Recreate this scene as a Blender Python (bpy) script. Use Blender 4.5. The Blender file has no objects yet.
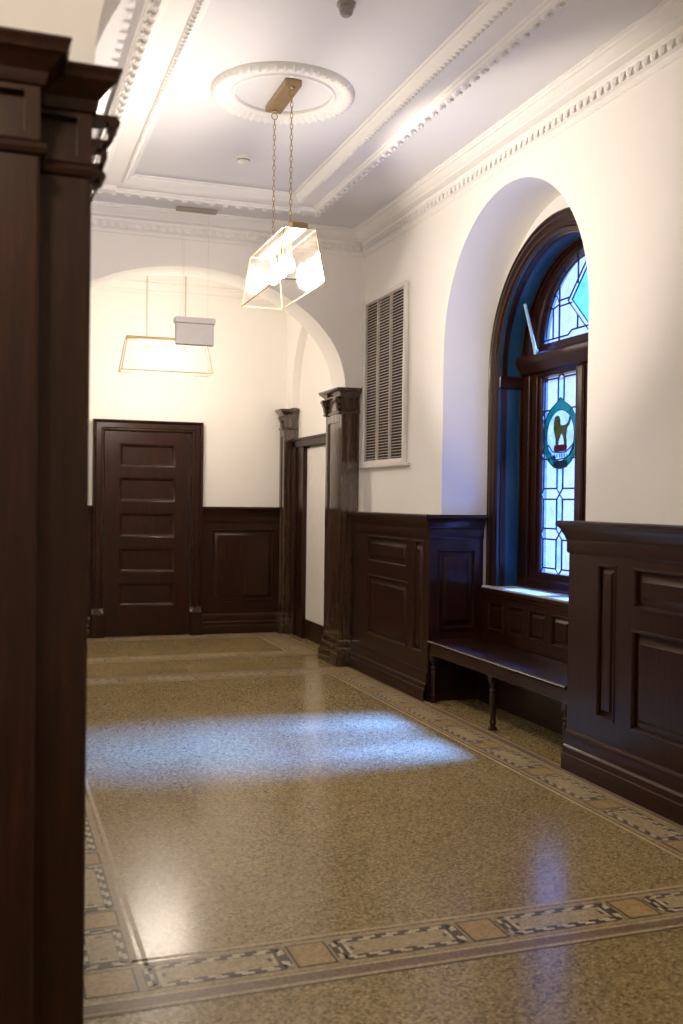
import bpy, math, random
from mathutils import Vector, Matrix
random.seed(7)
PI = math.pi
C = bpy.context.scene.collection
SC = bpy.context.scene

# ------------------------------------------------------------------ materials
def new_mat(name):
    m = bpy.data.materials.new(name); m.use_nodes = True
    nt = m.node_tree; b = nt.nodes['Principled BSDF']
    return m, nt, b
def N(nt, t, **kw):
    n = nt.nodes.new(t)
    for k, v in kw.items(): setattr(n, k, v)
    return n
def ramp(nt, stops):
    r = N(nt, 'ShaderNodeValToRGB')
    e = r.color_ramp.elements
    while len(e) < len(stops): e.new(0.5)
    for i, (p, c) in enumerate(stops):
        e[i].position = p; e[i].color = (c[0], c[1], c[2], 1)
    return r
def coords(nt, scale=(1, 1, 1)):
    g = N(nt, 'ShaderNodeNewGeometry'); mp = N(nt, 'ShaderNodeMapping')
    mp.inputs['Scale'].default_value = scale
    nt.links.new(g.outputs['Position'], mp.inputs['Vector'])
    return mp.outputs['Vector']
def noise(nt, vec, scale, detail=3, rough=.5):
    n = N(nt, 'ShaderNodeTexNoise'); n.inputs['Scale'].default_value = scale
    n.inputs['Detail'].default_value = detail; n.inputs['Roughness'].default_value = rough
    nt.links.new(vec, n.inputs['Vector']); return n
def bump(nt, b, h, strength, dist=.002):
    n = N(nt, 'ShaderNodeBump'); n.inputs['Strength'].default_value = strength
    n.inputs['Distance'].default_value = dist
    nt.links.new(h, n.inputs['Height']); nt.links.new(n.outputs['Normal'], b.inputs['Normal'])
def wood(name, dark, mid, light, rough=.45, along='z', coat=.38, crough=.2):
    m, nt, b = new_mat(name)
    s = {'z': (14, 14, 1.1), 'y': (14, 1.1, 14), 'x': (1.1, 14, 14)}[along]
    v = coords(nt, s)
    n1 = noise(nt, v, 2.6, 5, .6); n2 = noise(nt, v, 14, 3, .6)
    mx = N(nt, 'ShaderNodeMix', data_type='FLOAT'); mx.inputs[0].default_value = .35
    nt.links.new(n1.outputs['Fac'], mx.inputs[2]); nt.links.new(n2.outputs['Fac'], mx.inputs[3])
    r = ramp(nt, [(.3, dark), (.52, mid), (.75, light)])
    nt.links.new(mx.outputs[0], r.inputs['Fac']); nt.links.new(r.outputs['Color'], b.inputs['Base Color'])
    b.inputs['Roughness'].default_value = rough
    b.inputs['Coat Weight'].default_value = coat; b.inputs['Coat Roughness'].default_value = crough
    if coat == 1: b.inputs['Coat IOR'].default_value = 1.85
    b.inputs['Specular IOR Level'].default_value = .2; b.inputs['Specular Tint'].default_value = (1, .72, .52, 1)
    bump(nt, b, n2.outputs['Fac'], .12, .001)
    return m
def plain(name, col, rough=.5, metal=0, spec=.5):
    m, nt, b = new_mat(name)
    n = noise(nt, coords(nt), 9, 4)
    r = ramp(nt, [(.25, [c * .93 for c in col]), (.75, [min(1, c * 1.05) for c in col])])
    nt.links.new(n.outputs['Fac'], r.inputs['Fac']); nt.links.new(r.outputs['Color'], b.inputs['Base Color'])
    b.inputs['Roughness'].default_value = rough; b.inputs['Metallic'].default_value = metal
    b.inputs['Specular IOR Level'].default_value = spec
    return m
def plaster(name, col, rough=.75):
    m, nt, b = new_mat(name)
    v = coords(nt); n = noise(nt, v, 3, 5); n2 = noise(nt, v, 60, 4)
    r = ramp(nt, [(.2, [c * .97 for c in col]), (.8, col)])
    nt.links.new(n.outputs['Fac'], r.inputs['Fac']); nt.links.new(r.outputs['Color'], b.inputs['Base Color'])
    b.inputs['Roughness'].default_value = rough
    bump(nt, b, n2.outputs['Fac'], .06, .002)
    return m
def terrazzo(name):
    m, nt, b = new_mat(name)
    v = coords(nt)
    vo = N(nt, 'ShaderNodeTexVoronoi'); vo.inputs['Scale'].default_value = 120; nt.links.new(v, vo.inputs['Vector'])
    sep = N(nt, 'ShaderNodeSeparateColor'); nt.links.new(vo.outputs['Color'], sep.inputs['Color'])
    r = ramp(nt, [(0, (.115, .087, .043)), (.18, (.235, .172, .078)), (.5, (.315, .230, .103)), (.8, (.365, .275, .128)), (1, (.46, .36, .185))])
    nt.links.new(sep.outputs[0], r.inputs['Fac'])
    n = noise(nt, v, 42, 4, .7)
    r2 = ramp(nt, [(.36, (.62, .59, .53)), (.52, (1, 1, 1))]); nt.links.new(n.outputs['Fac'], r2.inputs['Fac'])
    mx = N(nt, 'ShaderNodeMix', data_type='RGBA', blend_type='MULTIPLY'); mx.inputs[0].default_value = .8
    nt.links.new(r.outputs['Color'], mx.inputs[6]); nt.links.new(r2.outputs['Color'], mx.inputs[7])
    n3 = noise(nt, v, 1.3, 3); r3 = ramp(nt, [(.3, (.86, .85, .82)), (.7, (1, 1, 1))]); nt.links.new(n3.outputs['Fac'], r3.inputs['Fac'])
    m2 = N(nt, 'ShaderNodeMix', data_type='RGBA', blend_type='MULTIPLY'); m2.inputs[0].default_value = 1
    nt.links.new(mx.outputs[2], m2.inputs[6]); nt.links.new(r3.outputs['Color'], m2.inputs[7])
    nt.links.new(m2.outputs[2], b.inputs['Base Color'])
    b.inputs['Roughness'].default_value = .2
    b.inputs['Specular IOR Level'].default_value = .36
    nb = noise(nt, v, 11, 3); bump(nt, b, nb.outputs['Fac'], .1, .004)
    return m
def tessera(name, col):
    m, nt, b = new_mat(name)
    v = coords(nt); vo = N(nt, 'ShaderNodeTexVoronoi'); vo.inputs['Scale'].default_value = 110; nt.links.new(v, vo.inputs['Vector'])
    sep = N(nt, 'ShaderNodeSeparateColor'); nt.links.new(vo.outputs['Color'], sep.inputs['Color'])
    r = ramp(nt, [(0, [c * .72 for c in col]), (1, [c * 1.2 for c in col])])
    nt.links.new(sep.outputs[0], r.inputs['Fac']); nt.links.new(r.outputs['Color'], b.inputs['Base Color'])
    b.inputs['Roughness'].default_value = .3; b.inputs['Specular IOR Level'].default_value = .22
    return m
def emit(name, col, s):
    m = bpy.data.materials.new(name); m.use_nodes = True; nt = m.node_tree; nt.nodes.clear()
    o = N(nt, 'ShaderNodeOutputMaterial'); e = N(nt, 'ShaderNodeEmission')
    e.inputs[0].default_value = (*col, 1); e.inputs[1].default_value = s
    nt.links.new(e.outputs[0], o.inputs[0]); return m
def stained(name, col, clear=.7, trans=.6, wob=.02):
    """leaded glass: partly clear, partly milky, so daylight both passes and glows in it"""
    m = bpy.data.materials.new(name); m.use_nodes = True; nt = m.node_tree; nt.nodes.clear()
    o = N(nt, 'ShaderNodeOutputMaterial')
    t = N(nt, 'ShaderNodeBsdfTransparent'); tr = N(nt, 'ShaderNodeBsdfTranslucent'); gl = N(nt, 'ShaderNodeBsdfGlossy')
    n = noise(nt, coords(nt), 14, 4)
    r = ramp(nt, [(.3, [c * .88 for c in col]), (.7, col)]); nt.links.new(n.outputs['Fac'], r.inputs['Fac'])
    nt.links.new(r.outputs['Color'], t.inputs[0]); nt.links.new(r.outputs['Color'], tr.inputs[0])
    gl.inputs['Roughness'].default_value = .08
    a = N(nt, 'ShaderNodeMixShader'); a.inputs[0].default_value = 1 - clear
    nt.links.new(t.outputs[0], a.inputs[1]); nt.links.new(tr.outputs[0], a.inputs[2])
    g = N(nt, 'ShaderNodeMixShader'); g.inputs[0].default_value = .04
    nt.links.new(a.outputs[0], g.inputs[1]); nt.links.new(gl.outputs[0], g.inputs[2])
    nt.links.new(g.outputs[0], o.inputs[0]); return m
def pane_mat(name):
    """thin lantern glass with reflection and a little haze imitating glare of the bulbs"""
    m = bpy.data.materials.new(name); m.use_nodes = True; nt = m.node_tree; nt.nodes.clear()
    o = N(nt, 'ShaderNodeOutputMaterial')
    t = N(nt, 'ShaderNodeBsdfTransparent'); t.inputs[0].default_value = (.99, .985, .975, 1)
    d = N(nt, 'ShaderNodeBsdfTranslucent'); d.inputs[0].default_value = (.95, .93, .9, 1)
    gl = N(nt, 'ShaderNodeBsdfGlossy'); gl.inputs['Roughness'].default_value = .12
    a = N(nt, 'ShaderNodeMixShader'); n = noise(nt, coords(nt), 9, 3)
    r = ramp(nt, [(.3, (.008,) * 3), (.75, (.024,) * 3)]); nt.links.new(n.outputs['Fac'], r.inputs['Fac'])  # milky share stands in for lens glare round the bulbs
    nt.links.new(r.outputs['Color'], a.inputs[0])
    nt.links.new(t.outputs[0], a.inputs[1]); nt.links.new(d.outputs[0], a.inputs[2])
    fr = N(nt, 'ShaderNodeFresnel'); fr.inputs['IOR'].default_value = 1.35
    g = N(nt, 'ShaderNodeMixShader'); nt.links.new(fr.outputs[0], g.inputs[0])
    nt.links.new(a.outputs[0], g.inputs[1]); nt.links.new(gl.outputs[0], g.inputs[2])
    nt.links.new(g.outputs[0], o.inputs[0]); return m

WD, WM, WL = (.0070, .0015, .0006), (.0195, .0042, .0016), (.044, .0105, .0038)
M = {}
M['wood'] = wood('mahogany', WD, WM, WL)
M['wood_y'] = wood('mahogany_long', WD, WM, WL, along='y')
M['wood_x'] = wood('mahogany_cross', WD, WM, WL, along='x')
M['seat'] = wood('bench_seat_wood', (.008, .0034, .0024), (.018, .0075, .005), (.032, .014, .009), rough=.34, along='y')
M['lining'] = wood('daylight_blue_lining', (.007, .035, .062), (.010, .052, .095), (.014, .066, .12), coat=.5)  # blue of the daylight on the lining is put into its colour
M['stone'] = plain('pale_stone_sill', (.5, .5, .5), .35)
M['oak'] = wood('column_wood', (.018, .0072, .003), (.042, .0175, .0075), (.08, .036, .016), coat=1, crough=.09)
M['wall'] = plaster('cream_wall_paint', (.90, .868, .82))
M['ceil'] = plaster('white_ceiling_paint', (.755, .745, .75))
M['mould'] = plaster('white_plaster_moulding', (.87, .845, .81), .6)
M['floor'] = terrazzo('terrazzo')
M['t_cream'] = tessera('cream_mosaic', (0.4, 0.32, 0.19))
M['t_field'] = tessera('tan_mosaic', (0.33, 0.255, 0.145))
M['t_pink'] = tessera('pink_mosaic', (.37, .295, .17))
M['t_dark'] = tessera('dark_mosaic', (.085, .062, .036))
M['t_white'] = tessera('white_mosaic', (.50, .43, .30))
M['t_rust'] = tessera('orange_mosaic', (.36, .25, .115))
M['t_purple'] = tessera('brown_mosaic', (0.19, 0.13, 0.08))
M['brass'] = plain('aged_brass', (.40, .28, .14), .38, .55)
M['white'] = plain('white_enamel', (.78, .75, .7), .4)
M['signwhite'] = plain('pale_grey_plastic', (.62, .58, .56), .45)
M['darkvoid'] = plain('vent_dark', (.06, .045, .035), .9, 0, .1)
M['slat'] = plain('vent_slat_paint', (.72, .66, .58), .5)
M['grey'] = plain('grey_plastic', (.3, .28, .27), .4)
M['barmetal'] = plain('dull_bronze_bar', (.36, .30, .24), .5)
M['lead'] = plain('lead_came', (.02, .022, .03), .5, .3)
M['glass'] = pane_mat('lantern_glass')
def bulb_mat(name, col, e):
    m = bpy.data.materials.new(name); m.use_nodes = True; nt = m.node_tree; nt.nodes.clear()
    o = N(nt, 'ShaderNodeOutputMaterial'); t = N(nt, 'ShaderNodeBsdfTransparent'); em = N(nt, 'ShaderNodeEmission')
    em.inputs[0].default_value = (*col, 1); em.inputs[1].default_value = e
    a = N(nt, 'ShaderNodeMixShader'); a.inputs[0].default_value = .3
    nt.links.new(t.outputs[0], a.inputs[1]); nt.links.new(em.outputs[0], a.inputs[2]); nt.links.new(a.outputs[0], o.inputs[0]); return m
M['bulb'] = bulb_mat('lit_clear_bulb', (1, .88, .735), 60)
M['rod'] = plain('painted_stay', (.35, .55, .65), .35, .2)
M['g_clear'] = stained('pale_glass', (.86, .90, 1), .965)
M['g_cream'] = stained('cream_glass', (.97, .96, .97), .96)
M['g_blue'] = stained('light_blue_glass', (.80, .91, 1), .965)
M['g_cyan'] = stained('cyan_glass', (.55, .95, .9), .96)
M['g_teal'] = stained('teal_glass', (.022, .40, .28), .95)
M['g_teal2'] = stained('deep_teal_glass', (.014, .28, .21), .95)
M['g_olive'] = stained('olive_glass', (.34, .26, .035), .95)
M['g_red'] = stained('red_glass', (.34, .035, .035), .95)
M['g_navy'] = stained('navy_glass', (.03, .06, .12), .95)

# ------------------------------------------------------------------ mesh builder
class MB:
    def __init__(s): s.v = []; s.f = []; s.mi = []; s.cur = 0; s.sm = set()
    def face(s, pts):
        i = len(s.v); s.v += [tuple(p) for p in pts]; s.f.append(tuple(range(i, i + len(pts)))); s.mi.append(s.cur)
    def grid(s, rows, close_u=False, close_v=False):
        """rows: list of equal-length point rows; shared verts"""
        i0 = len(s.v); n = len(rows[0]); m = len(rows)
        for r in rows: s.v += [tuple(p) for p in r]
        s.sm_from = len(s.f)
        for a in range(m if close_v else m - 1):
            for b in range(n if close_u else n - 1):
                a2, b2 = (a + 1) % m, (b + 1) % n
                s.sm.add(len(s.f)); s.f.append((i0 + a * n + b, i0 + a * n + b2, i0 + a2 * n + b2, i0 + a2 * n + b)); s.mi.append(s.cur)
    def box(s, x0, x1, y0, y1, z0, z1, bev=0):
        if bev <= 0:
            i = len(s.v)
            s.v += [(x, y, z) for z in (z0, z1) for y in (y0, y1) for x in (x0, x1)]
            for q in ((0, 2, 3, 1), (4, 5, 7, 6), (0, 1, 5, 4), (2, 6, 7, 3), (0, 4, 6, 2), (1, 3, 7, 5)):
                s.f.append(tuple(i + k for k in q)); s.mi.append(s.cur)
        else:
            b = min(bev, (x1 - x0) * .45, (y1 - y0) * .45, (z1 - z0) * .45)
            def ring(z, d): return [(x0 + d, y0 + b, z), (x0 + b, y0 + d, z), (x1 - b, y0 + d, z), (x1 - d, y0 + b, z),
                                    (x1 - d, y1 - b, z), (x1 - b, y1 - d, z), (x0 + b, y1 - d, z), (x0 + d, y1 - b, z)]
            rows = [ring(z0, b), ring(z0 + b, 0), ring(z1 - b, 0), ring(z1, b)]
            s.face(rows[0][::-1]); s.face(rows[-1]); s.grid(rows, close_u=True)
    def obox(s, o, ax, ay, az):
        """box from origin corner and three edge vectors"""
        o, ax, ay, az = map(Vector, (o, ax, ay, az)); i = len(s.v)
        s.v += [tuple(o + ax * a + ay * b + az * c) for c in (0, 1) for b in (0, 1) for a in (0, 1)]
        for q in ((0, 2, 3, 1), (4, 5, 7, 6), (0, 1, 5, 4), (2, 6, 7, 3), (0, 4, 6, 2), (1, 3, 7, 5)):
            s.f.append(tuple(i + k for k in q)); s.mi.append(s.cur)
    def tube(s, pts, r, n=8, closed=False):
        pts = [Vector(p) for p in pts]; rows = []; m = len(pts)
        up = None
        for i, p in enumerate(pts):
            if closed: d = pts[(i + 1) % m] - pts[i - 1]
            else: d = pts[min(i + 1, m - 1)] - pts[max(i - 1, 0)]
            d.normalize()
            if up is None: up = Vector((0, 0, 1)) if abs(d.z) < .9 else Vector((1, 0, 0))
            a = d.cross(up).normalized(); up = a.cross(d).normalized()
            rr = r[i] if isinstance(r, (list, tuple)) else r
            rows.append([p + (a * math.cos(t) + up * math.sin(t)) * rr for t in (2 * PI * k / n for k in range(n))])
        s.grid(rows, close_u=True, close_v=closed)
        if not closed: s.face(rows[0][::-1]); s.face(rows[-1])
    def lathe(s, prof, c=(0, 0, 0), n=24, axis='z'):
        rows = []
        for r, h in prof:
            row = []
            for k in range(n):
                t = 2 * PI * k / n; a, b = r * math.cos(t), r * math.sin(t)
                p = {'z': (a, b, h), 'x': (h, a, b), 'y': (b, h, a)}[axis]
                row.append((c[0] + p[0], c[1] + p[1], c[2] + p[2]))
            rows.append(row)
        s.grid(rows, close_u=True); s.face(rows[0][::-1]); s.face(rows[-1])
    def sweep(s, path, prof, fn, closed=False, prof_closed=False, caps=True):
        """path: 2-D polyline; prof: (n, h), n along the path's left normal, mitred; fn(a, b, h) -> 3-D"""
        m = len(path); P = [Vector(p) for p in path]; rows = []
        for i in range(m):
            def nrm(a, b):
                d = (b - a).normalized(); return Vector((-d.y, d.x))
            if closed or 0 < i < m - 1:
                n1, n2 = nrm(P[i - 1], P[i]), nrm(P[i], P[(i + 1) % m])
                q = n1 + n2
                q = q / max(.2, (q.dot(n1))) if q.length > 1e-6 else n1
            elif i == 0: q = nrm(P[0], P[1])
            else: q = nrm(P[-2], P[-1])
            rows.append([fn(P[i].x + q.x * n, P[i].y + q.y * n, h) for n, h in prof])
        s.grid(rows, close_u=prof_closed, close_v=closed)
        if caps and not closed: s.face(rows[0]); s.face(rows[-1][::-1])
    def build(s, name, mats, parent=None, smooth=False, angle=35, merge=True):
        me = bpy.data.meshes.new(name); me.from_pydata(s.v, [], s.f)
        if not isinstance(mats, (list, tuple)): mats = [mats]
        for m in mats: me.materials.append(M[m] if isinstance(m, str) else m)
        me.polygons.foreach_set('material_index', s.mi)
        import bmesh
        if not merge: me.polygons.foreach_set('use_smooth', [i in s.sm for i in range(len(me.polygons))]); smooth = False
        bm = bmesh.new(); bm.from_mesh(me); 
        if merge:
            bmesh.ops.remove_doubles(bm, verts=bm.verts, dist=1e-5)
            bmesh.ops.recalc_face_normals(bm, faces=bm.faces); bm.to_mesh(me)
        bm.free()
        if smooth:
            me.polygons.foreach_set('use_smooth', [True] * len(me.polygons))
            try: me.set_sharp_from_angle(angle=math.radians(angle))
            except Exception: pass
        o = bpy.data.objects.new(name, me); C.objects.link(o)
        if parent is not None:
            o.parent = parent; o.matrix_parent_inverse = Matrix.Translation(-parent.location)
        return o
def tag(o, label, cat, kind=None, group=None):
    o['label'] = label; o['category'] = cat
    if kind: o['kind'] = kind
    if group: o['group'] = group
    return o
def thing(name, label, cat, loc=(0, 0, 0), kind=None, group=None):
    o = bpy.data.objects.new(name, None); C.objects.link(o); o.location = loc
    return tag(o, label, cat, kind, group)

# ------------------------------------------------------------------ dimensions (metres)
XW, XF = 3.09, 2.987          # right wall, wainscot face
XL = 0.02                     # left wall
YA, YA2 = 8.29, 8.66          # arch wall between the bays
YN, YN2 = 2.21, 2.60          # near arch wall
YB = 10.63                    # back wall
ZC = 3.77                     # ceiling
AX, AA, AB, AZ = 1.555, 1.355, .93, 2.434  # arch: centre x, half span, rise, springing
CAP = 1.352                   # top of wainscot
XB = 3.14                     # recess plane in the side wall of the far bay
NY, NR, NZ = 5.717, .937, 2.54   # window niche in the wall
FR, FZ = .94, 2.405           # window frame outer arch
XFR, XGL = 3.47, 3.70         # frame front plane, glass plane

def arch_pts(c, a, b, z, n=40):
    return [(c + a * math.cos(PI - PI * i / n), z + b * math.sin(PI - PI * i / n)) for i in range(n + 1)]

# ------------------------------------------------------------------ walls
def arch_wall(name, y0, y1, x0, x1, pl, pr, label, AZ=AZ):
    """pl, pr: faces of the masonry behind the pilasters below the springing"""
    mb = MB(); a = arch_pts(AX, AA, AB, AZ, 48)
    for y in (y0, y1):
        mb.face([(x0, y, 0), (pl, y, 0), (pl, y, AZ), (x0, y, AZ)]); mb.face([(pr, y, 0), (x1, y, 0), (x1, y, AZ), (pr, y, AZ)])
        mb.face([(x0, y, AZ), (a[0][0], y, AZ), (a[0][0], y, ZC), (x0, y, ZC)])
        mb.face([(a[-1][0], y, AZ), (x1, y, AZ), (x1, y, ZC), (a[-1][0], y, ZC)])
        for p, q in zip(a, a[1:]): mb.face([(p[0], y, p[1]), (q[0], y, q[1]), (q[0], y, ZC), (p[0], y, ZC)])
    for p in (pl, pr): mb.face([(p, y0, 0), (p, y1, 0), (p, y1, AZ), (p, y0, AZ)])
    mb.face([(pl, y0, AZ), (pl, y1, AZ), (AX - AA, y1, AZ), (AX - AA, y0, AZ)]); mb.face([(pr, y0, AZ), (pr, y1, AZ), (AX + AA, y1, AZ), (AX + AA, y0, AZ)])
    mb.grid([[(p[0], y0, p[1]) for p in a], [(p[0], y1, p[1]) for p in a]])
    o = mb.build(name, 'wall', merge=False)
    return tag(o, label, 'wall', 'structure')
arch_wall('wall_middle', YA, YA2, -.3, 3.5, .05, 3.046, 'cream wall pierced by the wide arch between the two bays')
arch_wall('wall_near', YN, YN2, -1.7, 3.5, -.008, 3.046, 'cream wall over the dark pier at the left edge', AZ=2.352)

def opening_wall(mb, x0, x1, ys, zs, yc, r, zsp, cut=None, zt=ZC):
    """side wall slab from x0 (room face) to x1 with one arched opening and its reveal; cut: no masonry past the opening below that height"""
    n = 40; a = arch_pts(yc, r, r, zsp, n); zc_ = cut or zs
    for x in (x0, x1):
        mb.face([(x, ys[0], zs), (x, a[0][0], zs), (x, a[0][0], zt), (x, ys[0], zt)])
        mb.face([(x, a[-1][0], zc_), (x, ys[1], zc_), (x, ys[1], zt), (x, a[-1][0], zt)])
        for p, q in zip(a, a[1:]): mb.face([(x, p[0], p[1]), (x, q[0], q[1]), (x, q[0], zt), (x, p[0], zt)])
    if cut: mb.face([(x0, a[-1][0], cut), (x1, a[-1][0], cut), (x1, ys[1], cut), (x0, ys[1], cut)])
    pts = [(yc - r, zs)] + a + [(yc + r, zc_)]
    mb.grid([[(x0, p[0], p[1]) for p in pts], [(x1, p[0], p[1]) for p in pts]])
mb = MB()
opening_wall(mb, XW, 3.52, (-2.4, YA + .02), 0, NY, NR, NZ)
o = mb.build('wall_right', 'wall', merge=False)
tag(o, 'cream right wall with the deep arched niche round the window', 'wall', 'structure')
# the back of the niche: a plane with the smaller window arch cut out of it
mb = MB(); n = 40
wi = [(NY - FR + .03, .55)] + arch_pts(NY, FR - .03, FR - .03, FZ, n) + [(NY + FR - .03, .55)]
wo = [(NY - NR - .3, .55)] + [(NY + (NR + .3) * math.cos(PI - PI * i / n), FZ + (NR + .55) * math.sin(PI - PI * i / n)) for i in range(n + 1)] + [(NY + NR + .3, .55)]
for x in (3.52, 3.9):
    mb.grid([[(x, p[0], p[1]) for p in wi], [(x, p[0], p[1]) for p in wo]])
mb.grid([[(3.52, p[0], p[1]) for p in wi], [(3.9, p[0], p[1]) for p in wi]])
mb.grid([[(3.52, p[0], p[1]) for p in wo], [(3.9, p[0], p[1]) for p in wo]])
mb.box(3.52, 3.9, NY - NR - .3, NY + NR + .3, 0, .55)
o = mb.build('wall_niche', 'wall', merge=False)
tag(o, 'cream plaster at the back of the window niche', 'wall', 'structure')
# far bay side wall with a shallow blind arch
RY, RR, RZ = 9.545, .88, 2.55
mb = MB(); opening_wall(mb, 3.05, XB, (YA2 - .02, YB + .02), 0, RY, RR, RZ, cut=2.436)
mb.box(XB, 3.4, YA2 - .02, YB + .02, 0, ZC)
o = mb.build('wall_side', 'wall', merge=False)
tag(o, 'cream side wall of the far bay with a shallow blind arch over the doorway', 'wall', 'structure')
mb = MB(); mb.box(-.3, 3.4, YB, YB + .25, 0, ZC)
tag(mb.build('wall_back', 'wall'), 'cream end wall behind the closed panelled door', 'wall', 'structure')
mb = MB(); mb.box(XL - .25, XL, YN2 - .02, YB + .02, 0, ZC)
tag(mb.build('wall_left', 'wall'), 'cream left wall hidden behind the dark pier', 'wall', 'structure')
mb = MB(); mb.box(-1.95, -1.7, -2.4, YN + .02, 0, ZC)
tag(mb.build('wall_outer', 'wall'), 'cream wall of the near bay beside the viewer', 'wall', 'structure')
mb = MB(); mb.box(-1.95, 3.5, -2.65, -2.4, 0, ZC)
tag(mb.build('wall_front', 'wall'), 'cream wall of the near bay behind the viewer', 'wall', 'structure')
mb = MB(); mb.box(-1.95, 3.9, -2.65, YB + .25, ZC, ZC + .2)
tag(mb.build('ceiling', 'ceil'), 'flat white plaster ceiling over the hall', 'ceiling', 'structure')

# ------------------------------------------------------------------ floor with mosaic borders
mb = MB(); mb.cur = 0
mb.box(-1.95, 3.9, -2.65, YB + .25, -.2, 0)
TM = {'t_field': 1, 't_cream': 2, 't_pink': 3, 't_dark': 4, 't_white': 5, 't_rust': 6, 't_purple': 7}
def flat(u0, u1, w0, w1, layer, mat, fn):
    mb.cur = TM[mat]; z = .0005 * layer
    mb.face([(*fn(u0, w0), z), (*fn(u1, w0), z), (*fn(u1, w1), z), (*fn(u0, w1), z)])
def fpoly(pts, layer, mat, fn):
    mb.cur = TM[mat]; z = .0005 * layer
    mb.face([(*fn(*p), z) for p in pts])
def ringdash(u0, u1, w0, w1, t, layer, mats, dash, fn, phase=0):
    """a one-row frame of alternating tesserae"""
    L = [((u0, w0), (u1, w0), (0, 1)), ((u1, w0), (u1, w1), (-1, 0)), ((u1, w1), (u0, w1), (0, -1)), ((u0, w1), (u0, w0), (1, 0))]
    k = phase
    for a, b, nn in L:
        ln = math.hypot(b[0] - a[0], b[1] - a[1]); cnt = max(2, round(ln / dash)); 
        for i in range(cnt):
            p = [a[j] + (b[j] - a[j]) * i / cnt for j in (0, 1)]; q = [a[j] + (b[j] - a[j]) * (i + 1) / cnt for j in (0, 1)]
            fpoly([p, q, (q[0] + nn[0] * t, q[1] + nn[1] * t), (p[0] + nn[0] * t, p[1] + nn[1] * t)], layer, mats[k % 2], fn); k += 1
def border(length, fn, start, w=.2, cart=.455, gap=.15):
    """u runs along, w from the inner field (0) outwards"""
    flat(0, length, 0, w, 1, 't_field', fn)
    u = start - (cart + gap)
    while u < length:
        a, b = max(u, .0), min(u + cart, length)
        if b - a > .12:
            m0, m1 = .022, w - .022
            flat(a, b, m0, m1, 2, 't_dark', fn)
            ringdash(a + .006, b - .006, m0 + .006, m1 - .006, .014, 3, ('t_dark', 't_white'), .042, fn)
            ringdash(a + .020, b - .020, m0 + .020, m1 - .020, .012, 3, ('t_white', 't_dark'), .042, fn, 0)
            flat(a + .034, b - .034, m0 + .034, m1 - .034, 3, 't_pink', fn)
            for e, sg in ((a, 1), (b, -1)):     # chevron ends
                for q in range(3):
                    x = e + sg * (.03 + .013 * q)
                    flat(min(x, x + sg * .012), max(x, x + sg * .012), m0 + .03 + q * .018, m1 - .03 - q * .018, 4, ('t_dark', 't_white', 't_dark')[q], fn)
                for w0, s2 in ((m0, 1), (m1, -1)):
                    fpoly([(e - sg * .001, w0 - s2 * .001), (e + sg * .03, w0 - s2 * .001), (e - sg * .001, w0 + s2 * .03)], 4, 't_field', fn)
        a, b = max(u + cart + .008, 0), min(u + cart + gap - .008, length)
        if b - a > .05:
            flat(a, b, .02, w - .02, 2, 't_dark', fn); flat(a + .008, b - .008, .028, w - .028, 3, 't_rust', fn)
        u += cart + gap
    flat(-.032, length + .032, -.030, -.014, 1, 't_cream', fn)
    flat(0, length, w + .004, w + .018, 1, 't_cream', fn); flat(0, length, w + .018, w + .066, 1, 't_purple', fn)
    flat(0, length, w + .066, w + .082, 1, 't_cream', fn); flat(0, length, w + .082, w + .092, 1, 't_dark', fn)
def bay_border(x0, x1, y0, y1, s_near, s_right, s_left, s_far):
    border(x1 - x0, lambda u, w: (x0 + u, y0 - w), s_near)
    border(x1 - x0, lambda u, w: (x0 + u, y1 + w), s_far)
    border(y1 - y0, lambda u, w: (x1 + w, y1 - u), s_right)
    border(y1 - y0, lambda u, w: (x0 - w, y1 - u), s_left)
    for cx, sx in ((x0, -1), (x1, 1)):
        for cy, sy in ((y0, -1), (y1, 1)):
            fn = lambda u, w: (cx + sx * u, cy + sy * w)
            flat(0, .29, 0, .29, 1, 't_field', fn); flat(.02, .18, .02, .18, 2, 't_dark', fn); flat(.028, .172, .028, .172, 3, 't_rust', fn)
            flat(.204, .218, 0, .29, 2, 't_cream', fn); flat(0, .218, .204, .218, 2, 't_cream', fn)
            flat(.218, .266, 0, .266, 2, 't_purple', fn); flat(0, .266, .218, .266, 2, 't_purple', fn)
            flat(.282, .292, 0, .292, 2, 't_dark', fn); flat(0, .292, .282, .292, 2, 't_dark', fn)
bay_border(.445, 2.70, 3.135, 7.96, .0, .275, .3, .1)
bay_border(.445, 2.70, 9.22, 10.30, .1, .1, .1, .1)
o = mb.build('floor', ['floor', 't_field', 't_cream', 't_pink', 't_dark', 't_white', 't_rust', 't_purple'])
tag(o, 'speckled tan terrazzo floor with mosaic cartouche borders', 'floor', 'structure')

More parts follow.
